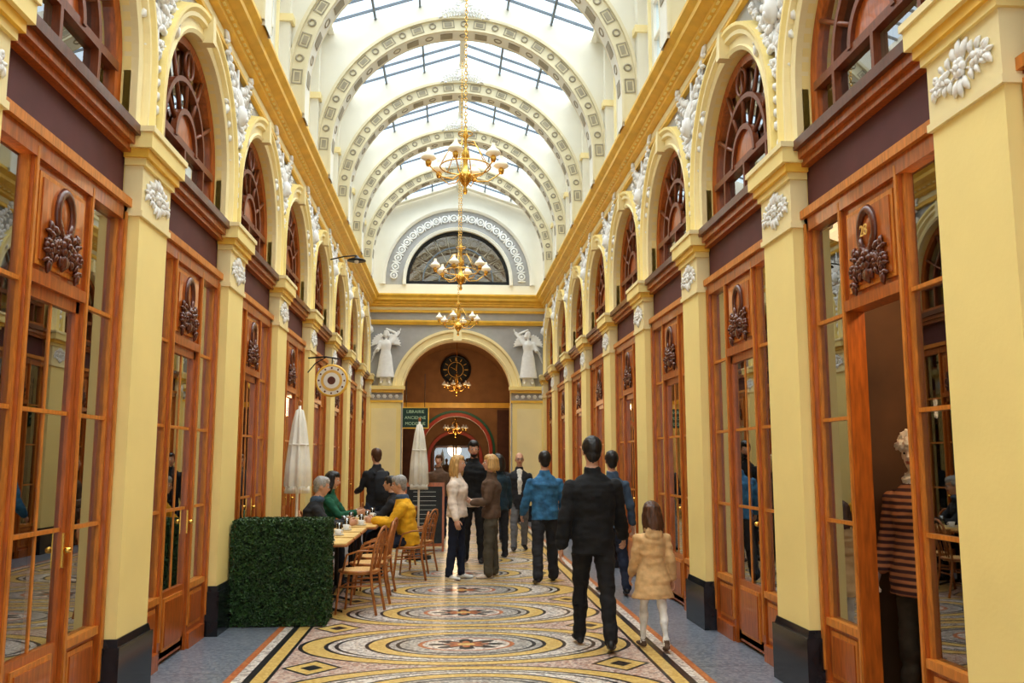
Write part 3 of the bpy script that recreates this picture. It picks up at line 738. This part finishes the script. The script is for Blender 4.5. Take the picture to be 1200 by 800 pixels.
# ------------------------------------------------------------------ back wall
mb = MB(); mb.T = Matrix.Translation((0, YB, 0))
arch_wall(mb, 'spandrel_grey', -2.6, 2.6, 0, 3.40, 1.46, 5.72, 0, .35, soffit='cream_light')
arch_wall(mb, 'ivory', -2.6, 2.6, 5.72, 6.52, 1.42, lambda u: rt(u), 0, .30, n=40, soffit='ivory')
mb.box(-1.42, 1.42, 0, .3, 5.72, 6.42, 'ivory')
obj('wall_back', mb)
mb = MB(); mb.T = Matrix.Translation((0, YB, 0))
mb.sweep(apath(1.46, 3.40, 3.40, 36), [(0, .0), (0, -.06), (.05, -.08), (.07, -.05), (.20, -.05), (.23, -.10), (.30, -.10), (.31, 0)], 'cream_light')
mb.box(-.12, .12, -.16, 0, 4.84, 5.25, 'cream_light', .02)
mb.sweep(apath(1.42, 6.52, 6.4, 36), [(0, .1), (0, -.05), (.08, -.07), (.10, -.02)], 'ivory')
mb.sweep(apath(1.98, 6.52, 6.4, 36), [(0, -.0), (0, -.06), (.06, -.1), (.14, -.1), (.15, 0)], 'ivory')
mb.sweep(apath(1.52, 6.52, 6.4, 36), [(0, -.004), (.46, -.004)], 'spandrel_grey')
for i in range(22):
    a = pi*(i+.5)/22; cx, cz = cos(a)*1.76, 6.52+sin(a)*1.76
    mb.torus((cx, -.03, cz), .085, .024, pw, rot=R90, n=12, m=5)
    flower(mb, pw, (cx, -.03, cz), .05)
    a2 = pi*i/22
    mb.ell((cos(a2)*1.76, -.02, 6.52+sin(a2)*1.76), (.03, .03, .12), pw, rot=Matrix.Rotation(-(a2-pi/2), 3, 'Y'), nu=8, nv=6)
for q in (-1, 1):
    mb.box(q*1.50, q*2.40, -.14, 0, .42, 3.18, 'cream'); mb.box(q*1.47, q*2.43, -.17, 0, 0, .42, 'black_marble')
    mb.box(q*1.62, q*2.28, -.155, -.14, .6, 3.0, 'cream_light')
    mb.box(q*1.46, q*2.43, -.16, 0, 3.16, 3.22, 'gold_ochre'); mb.box(q*1.48, q*2.42, -.14, 0, 3.22, 3.42, 'spandrel_grey'); mb.box(q*1.44, q*2.43, -.20, 0, 3.42, 3.50, 'gold_ochre'); mb.box(q*1.40, q*2.43, -.24, 0, 3.50, 3.60, 'cream')
    for i in range(5): flower(mb, pw, (q*(1.62+i*.16), -.15, 3.32), .06)
    mb.loft([(q*1.93, -.05, 5.16), (q*1.70, -.06, 5.05), (q*1.62, -.04, 4.75)], [.03, .05, .02], pw)
    for i in range(6): mb.loft([(q*1.95, -.04, 4.75), (q*(2.08+.03*i), -.06, 4.85-.07*i), (q*(2.22+.02*i), -.03, 4.85-.12*i)], [.015, .03, .01], pw, n=6)
    mb.loft([(q*1.93, -.04, 3.62), (q*1.93, -.06, 3.95)], [(.2, .06), (.12, .05)], pw)
obj('trim_4', mb)
mb = MB(); mb.T = Matrix.Translation((0, YB, 0)); zc = 6.52
mb.sweep(apath(1.34, zc, None, 36), [(0, .18), (0, .08), (.08, .08), (.08, .18)], 'iron', True); mb.box(-1.42, 1.42, .08, .18, 6.42, 6.52, 'iron')
for rr in (.95, .5): mb.sweep(apath(rr, zc, None, 30), [(0, .15), (0, .10), (.035, .10), (.035, .15)], 'steel_bar', True)
for i in range(1, 12): a = pi*i/12; mb.tube([(cos(a)*(.5 if i % 2 else .0), .12, zc+sin(a)*(.5 if i % 2 else 0)), (cos(a)*1.36, .12, zc+sin(a)*1.36)], .014, 'taupe', n=5)
for i in range(12): a = pi*(i+.5)/12; mb.torus((cos(a)*1.16, .12, zc+sin(a)*1.16), .10, .008, 'taupe', rot=R90, n=12, m=4)
mb.add([(0, .14, zc)]+[(1.38*cos(pi*i/24), .14, zc+1.38*sin(pi*i/24)) for i in range(25)], [(0, i+1, i+2) for i in range(24)], 'glass')
obj('window_90', mb)
mb = MB(); mb.box(-2.4, 2.4, YB+1.4, YB+1.5, 5.8, 8.6, 'shop_dark'); mb.box(-2.4, 2.4, YB+.36, YB+1.5, 5.75, 5.85, 'shop_dark'); mb.box(-2.4, 2.4, YB+.3, YB+1.5, 8.5, 8.6, 'shop_dark'); obj('attic_room', mb)

VB = YB+4.1
mb = MB()
for q in (-1, 1):
    mb.box(q*1.75, q*1.95, YB+.35, VB, 0, 3.45, 'vest_wall'); mb.box(q*1.70, q*1.76, YB+.35, VB, 3.30, 3.42, 'gold_ochre')
    for yy in (YB+1.0, YB+2.4, YB+3.6): mb.box(q*1.66, q*1.76, yy-.2, yy+.2, 0, 3.3, 'cream')
mb.T = Matrix.Translation((0, YB+.35, 0))
mb.sweep(apath(1.75, 3.40, None, 30), [(0, 0), (0, VB-YB-.35)], 'vest_wall')
mb.T = Matrix.Translation((0, VB, 0))
arch_wall(mb, 'vest_wall', -1.95, 1.95, 0, 1.95, 1.05, 5.3, 0, .3)
mb.sweep(apath(1.05, 1.95, 0, 24), [(0, -.02), (0, -.08), (.10, -.08), (.10, 0)], 'red_paint'); mb.sweep(apath(1.17, 1.95, 0, 24), [(0, 0), (0, -.05), (.07, -.05), (.07, 0)], 'green_paint')
mb.box(-1.75, 1.75, -.12, 0, 3.26, 3.42, 'gold_ochre')
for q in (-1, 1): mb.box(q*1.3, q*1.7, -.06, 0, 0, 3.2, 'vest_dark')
mb.T = None
obj('wall_vestibule', mb)
mb = MB()
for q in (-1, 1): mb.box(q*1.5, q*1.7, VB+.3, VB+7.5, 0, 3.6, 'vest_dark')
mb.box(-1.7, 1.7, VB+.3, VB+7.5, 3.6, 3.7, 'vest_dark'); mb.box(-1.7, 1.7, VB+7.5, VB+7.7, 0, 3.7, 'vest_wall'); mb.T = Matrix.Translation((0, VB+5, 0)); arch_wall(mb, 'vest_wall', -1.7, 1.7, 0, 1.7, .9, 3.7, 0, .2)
mb.sweep(apath(.9, 1.7, 0, 20), [(0, -.02), (0, -.08), (.12, -.08), (.12, 0)], 'red_paint')
obj('wall_passage', mb)
mb = MB()
for q in (-1, 1):
    mb.T = Matrix.Translation((0, VB+7.40, 0)); mb.box(q*.02, q*.08, 0, .06, 0, 2.2, 'wood'); mb.box(q*.8, q*.9, 0, .06, 0, 2.2, 'wood')
    mb.box(0, q*.9, 0, .06, 0, .5, 'wood'); mb.box(0, q*.9, 0, .06, 2.12, 2.2, 'wood'); mb.box(0, q*.9, .02, .03, .5, 2.12, 'glass')
obj('door_1', mb)
mb = MB()
mb.torus((0, 0, 0), .44, .045, 'iron', rot=R90, n=32, m=8); mb.torus((0, -.01, 0), .24, .012, 'gold_text', rot=R90, n=28, m=5)
n = 28; mb.add([(0, .0, 0)]+[(.44*cos(2*pi*i/n), 0, .44*sin(2*pi*i/n)) for i in range(n)], [(0, i+1, (i+1) % n+1) for i in range(n)], 'chalk')
for i in range(12):
    a = 2*pi*i/12; mb.loft([(cos(a)*.29, -.012, sin(a)*.29), (cos(a)*.385, -.012, sin(a)*.385)], [.02 if i % 3 == 0 else .013]*2, 'gold_text', n=6)
mb.loft([(0, -.025, 0), (-.16, -.025, .08)], [.014, .008], 'gold_text', n=6); mb.loft([(0, -.03, 0), (.05, -.03, .30)], [.012, .006], 'gold_text', n=6); mb.ell((0, -.03, 0), (.03, .02, .03), 'brass')
obj('wall_clock', mb, (-.02, VB-.06, 4.47))
e = empty('shop_sign', (-1.12, YB+.10, 2.76)); mb = MB(); mb.box(-.34, .34, 0, .04, -.26, .26, 'sign_green'); mb.box(-.37, .37, .005, .035, -.29, .29, 'gold_ochre')
mb.tube([(-.25, .02, .26), (-.25, .02, 1.0)], .008, 'iron'); mb.tube([(.25, .02, .26), (.25, .02, 1.2)], .008, 'iron'); obj('board', mb, parent=e)
for i, t in enumerate(('LIBRAIRIE', 'ANCIENNE', 'MODERNE')): text('line_%d' % (i+1), t, .115, 'sign_text', (0, -.004, .16-i*.16), (pi/2, 0, 0), e)
# ------------------------------------------------------------------ shop interiors
for sgn, nm in ((-1, 'left'), (1, 'right')):
    mb = MB(); g = MB(); X = lambda a: sgn*a
    mb.box(X(HW+.27), X(4.7), Y0, YB, -.10, 0.015, 'parquet'); mb.box(X(HW+.27), X(4.7), Y0, YB, 3.42, 3.55, 'shop_wall'); mb.box(X(4.6), X(4.75), Y0, YB, 0, 6, 'shop_wall')
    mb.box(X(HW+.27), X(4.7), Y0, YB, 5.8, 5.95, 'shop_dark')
    for i, by in enumerate(BY):
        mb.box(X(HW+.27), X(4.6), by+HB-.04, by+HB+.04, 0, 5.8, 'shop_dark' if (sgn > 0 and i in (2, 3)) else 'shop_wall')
        if i % 2: mb.box(X(2.95), X(3.0), by-.9, by+.9, 3.6, 5.5, 'curtain')
        for z in (.5, 1.0, 1.5, 2.0, 2.5):
            g.box(X(4.25), X(4.58), by-1.05, by+1.05, z-.02, z+.01, 'wood')
            yy = by-1.0
            while yy < by+.95:
                w_ = random.uniform(.05, .2); h_ = random.uniform(.12, .38); d_ = random.uniform(.1, .25)
                g.box(X(4.58-d_), X(4.58), yy, yy+w_, z+.01, z+.01+h_, 'goods_%d' % random.randrange(6)); yy += w_+random.uniform(.005, .08)
        if sgn > 0 and i == 3: continue
        g.box(X(2.95), X(3.5), by-1.0, by-.45, 0, .75, 'wood'); g.box(X(2.95), X(3.5), by+.5, by+1.0, 0, .6, 'wood')
        for j in range(8):
            a = random.uniform(3.0, 3.4); c_ = 'goods_%d' % random.randrange(6); yy = by+random.choice((-.9, .55))+random.uniform(0, .4)
            zz = -.0 if yy < by else -.15
            g.lathe([(0, .75), (.05, .75), (.07, .85), (.03, .95+random.random()*.2), (.06, 1.15), (0, 1.16)], (X(a), yy, zz), c_, n=10)
            g.lathe([(0, 1.62), (.10, 1.62), (.12, 1.7), (.06, 1.95), (0, 1.96)], (X(3.7), by-.9+j*.25, 0), c_, n=10)
        g.box(X(3.55), X(3.85), by-1.0, by+1.0, 1.58, 1.62, 'wood')
        for u in (-1, 1): g.box(X(3.68), X(3.72), by+u*.98-.02, by+u*.98+.02, .015, 1.6, 'wood')
    obj('shop_interior_'+nm, mb); obj('shop_goods', g)
    for i, by in enumerate(BY):
        ld = bpy.data.lights.new('shop_lamp', 'POINT'); ld.energy = 42 if i % 2 else 26; ld.color = (1, .80, .54); ld.shadow_soft_size = .12
        o = bpy.data.objects.new('shop_lamp', ld); scene.collection.objects.link(o); o.location = (X(3.1), by-.3, 3.05)
mb = MB()
for j in range(90):
    c = (-2.95-random.uniform(0, .5), 5.3+random.uniform(-.9, .9), 1.5+random.uniform(-.1, .9)); mb.ell(c, (.05, .05, .04), 'goods_5' if j % 3 else 'leaf', nu=7, nv=5)
    if j % 5 == 0: mb.tube([c, (-3.25, 5.3, .75)], .006, 'leaf', n=4)
mb.lathe([(0, .6), (.12, .6), (.2, .8), (.14, 1.0), (.16, 1.05)], (-3.25, 5.3, 0), 'china'); mb.box(-3.5, -3.0, 5.0, 5.6, 0, .6, 'wood')
obj('flower_arrangement', mb)
figure('clothed_mannequin', (3.02, 5.98, .015), 130, 1.72, female=True, top='c_stripe', pants='c_khaki', hair='c_khaki', style='none', hat='fluffy', hem=-.22, loose=.035, flare=.02, voxel=.010, skin='c_offwhite', arms=((0, 12, 15, 0), (0, 12, 15, 0)), scarf='fluffy')
mb = MB()
mb.tube([(0, -.5, 1.6), (0, .5, 1.6)], .015, 'iron')
for q in (-.5, .5): mb.tube([(0, q, 0), (0, q, 1.6)], .015, 'iron')
for i in range(11): mb.loft([(0, -.42+i*.085, 1.54), (0, -.42+i*.085, 1.45), (0, -.42+i*.085, .75)], [(.06, .02), (.20, .03), (.22, .035)], ('goods_2', 'goods_1', 'shop_dark', 'goods_0', 'goods_4')[i % 5], n=10, rnd=False)
obj('clothes_rack', mb, (3.75, 5.7, .015), rz=0.9)

# ------------------------------------------------------------------ chandeliers
mb = MB()
mb.lathe([(0, -.38), (.02, -.37), (.03, -.33), (.012, -.29), (.04, -.25), (.075, -.20), (.09, -.15), (.06, -.08), (.03, -.04), (.028, .06), (.045, .10), (.05, .16), (.022, .22), (.016, .34), (.04, .38), (.025, .44), (.012, .5)], (0, 0, 0), 'brass', n=20)
mb.torus((0, 0, -.02), .32, .009, 'brass', n=32, m=6); mb.torus((0, 0, .42), .09, .008, 'brass', n=20, m=5)
for i in range(6):
    a = 2*pi*i/6+.26; c, s_ = cos(a), sin(a)
    P_ = lambda r, z: (c*r, s_*r, z)
    mb.tube([P_(.05, -.1), P_(.16, -.19), P_(.30, -.18), P_(.41, -.10), P_(.48, -.04)], .008, 'brass', n=6)
    mb.tube([P_(.03, .30), P_(.15, .28), P_(.25, .12), P_(.32, -.02)], .006, 'brass', n=6)
    mb.lathe([(0, -.07), (.025, -.06), (.035, -.03), (.04, 0), (.018, .02), (.018, .04)], P_(.48, 0), 'brass', n=12)
    mb.lathe([(.025, .02), (.075, .025), (.10, .045), (.075, .085), (.038, .115), (.026, .14), (.022, .18)], P_(.48, 0), 'opal', n=16)
cmesh = mb.mesh('chandelier_body')
mb = MB(); z = .5; i = 0
while z < AP-5.2:
    mb.torus((0, 0, z), .018, .005, 'brass', rot=Euler((pi/2, 0, (i % 2)*pi/2)).to_matrix(), n=8, m=4, sy=1.6); z += .046; i += 1
chain = mb.mesh('chain')
def bulb(e, en):
    ld = bpy.data.lights.new('bulb', 'POINT'); ld.energy = en; ld.color = (1, .72, .42); ld.shadow_soft_size = .3
    o = bpy.data.objects.new('bulb', ld); scene.collection.objects.link(o); o.parent = e; o.location = (0, 0, -.6)
for y, z in ((11.0, 5.32), (16.1, 5.06), (21.8, 5.02)):
    e = empty('chandelier', (0, y, z)); obj('body', cmesh, parent=e); obj('chain', chain, parent=e); bulb(e, 8)
for (y, z, top_, en) in ((26.5, 3.80, 5.1, 45), (31.0, 2.70, 3.6, 60)):
    e = empty('chandelier', (0, y, z)); obj('body', cmesh, parent=e, scale=(.78, .78, .78)); mb = MB(); mb.tube([(0, 0, .38), (0, 0, top_-z)], .008, 'brass'); obj('rod', mb, parent=e); bulb(e, en)
# ------------------------------------------------------------------ hedge planter
mb = MB(); W, Dp, Hh = .92, .50, 1.01
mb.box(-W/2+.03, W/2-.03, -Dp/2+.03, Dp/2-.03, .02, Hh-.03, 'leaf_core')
R_ = random.uniform; hv = []; hf = []
for (n0, cnt) in (((0, -1, 0), 8500), ((1, 0, 0), 4600), ((-1, 0, 0), 1500), ((0, 1, 0), 2500), ((0, 0, 1), 4600)):
    for i in range(cnt):
        x, y, z = R_(-W/2, W/2), R_(-Dp/2, Dp/2), R_(.01, Hh); j = R_(-.02, .014)
        if n0[0]: x = n0[0]*(W/2+j)
        if n0[1]: y = n0[1]*(Dp/2+j)
        if n0[2]: z = Hh+j
        n = Vector((n0[0]+R_(-.8, .8), n0[1]+R_(-.8, .8), n0[2]+R_(-.8, .8))).normalized()
        t = Vector((R_(-1, 1), R_(-1, 1), R_(-1, 1))); b = n.cross(t).normalized(); t = b.cross(n); L = R_(.011, .018); w_ = L*.6; p = Vector((x, y, z)); k = len(hv)
        hv += [p-t*L, p+b*w_+n*.004, p+t*L, p-b*w_+n*.004]; hf.append((k, k+1, k+2, k+3))
mb.add(hv, hf, 'leaf')
obj('boxwood_hedge', mb.mesh('boxwood_hedge', False), (-1.83, 9.38, 0))

# ------------------------------------------------------------------ cafe chairs
mb = MB()
mb.lathe([(0, .452), (.17, .450), (.20, .455), (.215, .445), (.215, .425), (.20, .415), (0, .42)], (0, 0, 0), 'seat_cane', n=22)
mb.torus((0, 0, .438), .21, .016, 'rattan', n=24, m=6)
for q in (-1, 1):
    mb.tube([(q*.15, .15, .43), (q*.17, .18, .2), (q*.18, .20, 0)], [.016, .014, .012], 'rattan')
    mb.tube([(q*.18, -.24, 0), (q*.17, -.19, .25), (q*.165, -.17, .45), (q*.175, -.21, .70), (q*.15, -.25, .83), (q*.08, -.265, .89), (0, -.27, .90)], .015, 'rattan')
    mb.tube([(q*.165, -.17, .30), (q*.175, .17, .28)], .009, 'rattan'); mb.tube([(q*.10, -.18, .46), (q*.11, -.22, .66), (q*.06, -.25, .82), (0, -.262, .85)], .010, 'rattan')
    mb.tube([(q*.04, -.18, .46), (q*.045, -.22, .68), (q*.03, -.255, .83)], .008, 'rattan')
    mb.tube([(q*.175, -.20, .66), (q*.22, -.05, .66), (q*.21, .08, .62), (q*.19, .13, .44)], .011, 'rattan')
mb.tube([(-.175, .17, .28), (.175, .17, .28)], .009, 'rattan'); mb.tube([(-.17, -.205, .66), (.17, -.205, .66)], .010, 'rattan'); mb.tube([(-.165, -.18, .26), (.165, -.18, .26)], .009, 'rattan')
chair = mb.mesh('bistro_chair')
for x, y, h in ((-1.12, 9.95, 80), (-1.08, 10.65, 96), (-1.08, 11.35, 84), (-.72, 12.65, 92), (-.62, 13.45, 70), (-.95, 14.2, 80), (-2.0, 12.0, -82), (-2.0, 13.9, -95), (-2.02, 10.5, -88), (-2.0, 13.0, -90)):
    obj('bistro_chair', chair, (x, y, 0), radians(h))
mb = MB(); mb.box(-.33, .33, -.34, .34, .725, .75, 'table_top'); mb.box(-.34, .34, -.35, .35, .715, .735, 'rattan'); mb.tube([(0, 0, .04), (0, 0, .72)], .025, 'iron')
for q in (-1, 1): mb.tube([(0, 0, .06), (q*.14, 0, .045), (q*.27, 0, .012)], [.02, .016, .012], 'iron'); mb.tube([(0, 0, .06), (0, q*.14, .045), (0, q*.27, .012)], [.02, .016, .012], 'iron')
table = mb.mesh('cafe_table')
def cup(mb, x, y):
    mb.lathe([(0, .752), (.065, .755), (.075, .765), (.02, .762)], (x, y, 0), 'china', n=14); mb.lathe([(.02, .762), (.035, .775), (.042, .82), (.038, .82), (.03, .775), (0, .77)], (x, y, 0), 'china', n=14)
    mb.torus((x+.045, y, .795), .014, .004, 'china', rot=R90, n=10, m=4)
def tumbler(mb, x, y): mb.lathe([(0, .753), (.028, .753), (.035, .88), (.032, .88), (.026, .76), (0, .76)], (x, y, 0), 'glass', n=12)
for y in (9.95, 10.75, 11.55, 12.4, 13.25, 14.1):
    e = empty('cafe_table', (-1.56 if y < 12 else -1.46, y, 0)); obj('table', table, parent=e)
    mb = MB(); cup(mb, -.15, .1); cup(mb, .12, -.12); tumbler(mb, .1, .15); tumbler(mb, -.1, -.15); obj('tableware', mb, parent=e)
def parasol(x, y, zt, zb):
    mb = MB(); mb.tube([(0, 0, .05), (0, 0, zt+.06)], .018, 'canvas'); mb.lathe([(0, 0), (.22, 0), (.22, .05), (.05, .09), (.03, .3), (0, .3)], (0, 0, 0), 'iron', n=20)
    n = 40; prof_ = [(0.0, zt+.03), (.04, zt), (.07, zt-.15), (.10, zt-.4), (.125, zt-.65), (.14, zb+.02), (.12, zb), (.05, zb+.03)]
    vs = []; fs = []
    for r, z in prof_:
        for k in range(n):
            a = 2*pi*k/n; q = r*(1+.22*sin(a*8)); vs.append((q*cos(a), q*sin(a), z))
    for j in range(len(prof_)-1):
        for k in range(n): fs.append((j*n+k, j*n+(k+1) % n, (j+1)*n+(k+1) % n, (j+1)*n+k))
    mb.add(vs, fs, 'canvas', True)
    mb.torus((0, 0, zt-.42), .112, .012, 'canvas', n=20, m=5); mb.ell((0, 0, zt+.09), (.025, .025, .04), 'rattan')
    for k in range(60):
        a = 2*pi*k/60; mb.tube([(.14*cos(a), .14*sin(a), zb+.02), (.15*cos(a), .15*sin(a), zb-.07)], [.004, .005], 'canvas', n=4)
    obj('closed_parasol', mb, (x, y, 0))
parasol(-2.02, 11.25, 2.22, 1.28); parasol(-.68, 15.2, 2.20, 1.20)
mb = MB()
for q, ra in ((-1, 1), (1, -1)):
    mb.T = Matrix.Translation((0, q*.18, 0)) @ Matrix.Rotation(radians(ra*-8*1), 4, 'X')
    mb.box(-.32, .32, -.012, .012, .12, 1.15, 'chalk')
    for s_ in (-1, 1): mb.box(s_*.32, s_*.36, -.02, .02, 0, 1.2, 'wood')
    mb.box(-.36, .36, -.02, .02, 1.15, 1.22, 'wood'); mb.box(-.36, .36, -.02, .02, .09, .14, 'wood')
    if q < 0:
        for i in range(11):
            w_ = random.uniform(.10, .22); mb.box(-w_, w_, -.0135, -.012, 1.05-i*.08, 1.058-i*.08, 'chalk_text')
obj('menu_chalkboard', mb, (-.62, 16.6, 0))
mb = MB()
n = 28
for y, m_, rr in ((-.02, 'canvas', .22), (-.024, 'gold_text', .16), (-.028, 'canvas', .12), (-.032, 'wood_dark', .06)):
    for s_ in (1, -1): mb.add([(0, s_*y, 0)]+[(rr*cos(2*pi*i/n), s_*y, rr*sin(2*pi*i/n)) for i in range(n)], [(0, i+1, (i+1) % n+1) for i in range(n)], m_)
mb.torus((0, 0, 0), .225, .024, 'gold_ochre', rot=R90, n=28, m=8)
for i in range(12): a = pi*i/6; mb.ell((cos(a)*.19, -.026, sin(a)*.19), (.014, .008, .014), 'wood_dark', nu=8, nv=6)
mb.tube([(-.36, 0, .34), (-.1, 0, .36), (.1, 0, .33)], .012, 'iron'); mb.tube([(0, 0, .34), (0, 0, .24)], .008, 'iron'); mb.tube([(-.36, 0, .12), (-.25, 0, .26), (-.1, 0, .35)], .008, 'iron')
obj('hanging_round_sign', mb, (-1.95, 13.6, 2.80))
mb = MB(); mb.tube([(-.25, 0, .0), (0, 0, .06), (.22, 0, .08)], .012, 'iron'); mb.lathe([(.02, .10), (.05, .06), (.16, .02), (.17, .0), (0, .01)], (.22, 0, -.02), 'iron', n=18); mb.ell((.22, 0, -.03), (.04, .04, .04), 'opal')
obj('wall_bracket_lamp', mb, (-2.10, 16.0, 5.2))

# ------------------------------------------------------------------ world, sun, camera
w = bpy.data.worlds.new('World'); scene.world = w; w.use_nodes = True; nt = w.node_tree
bg = nt.nodes['Background']; bg.inputs['Color'].default_value = (0.82, 0.92, 1.0, 1); bg.inputs['Strength'].default_value = 1.7
sl = bpy.data.lights.new('overcast_sun', 'SUN'); sl.energy = 9.8; sl.angle = radians(105); sl.color = (1.0, .97, .91)
so = bpy.data.objects.new('overcast_sun', sl); scene.collection.objects.link(so); so.location = (0, 8, 20); so.rotation_euler = (radians(-8), radians(4), 0)
cam = bpy.data.cameras.new('Camera'); cam.lens = 31.5; cam.sensor_width = 36; co = bpy.data.objects.new('Camera', cam); scene.collection.objects.link(co)
co.location = (-.15, 0, 1.60); co.rotation_euler = (radians(90+7.6), 0, radians(-3.87)); cam.clip_end = 200
scene.camera = co
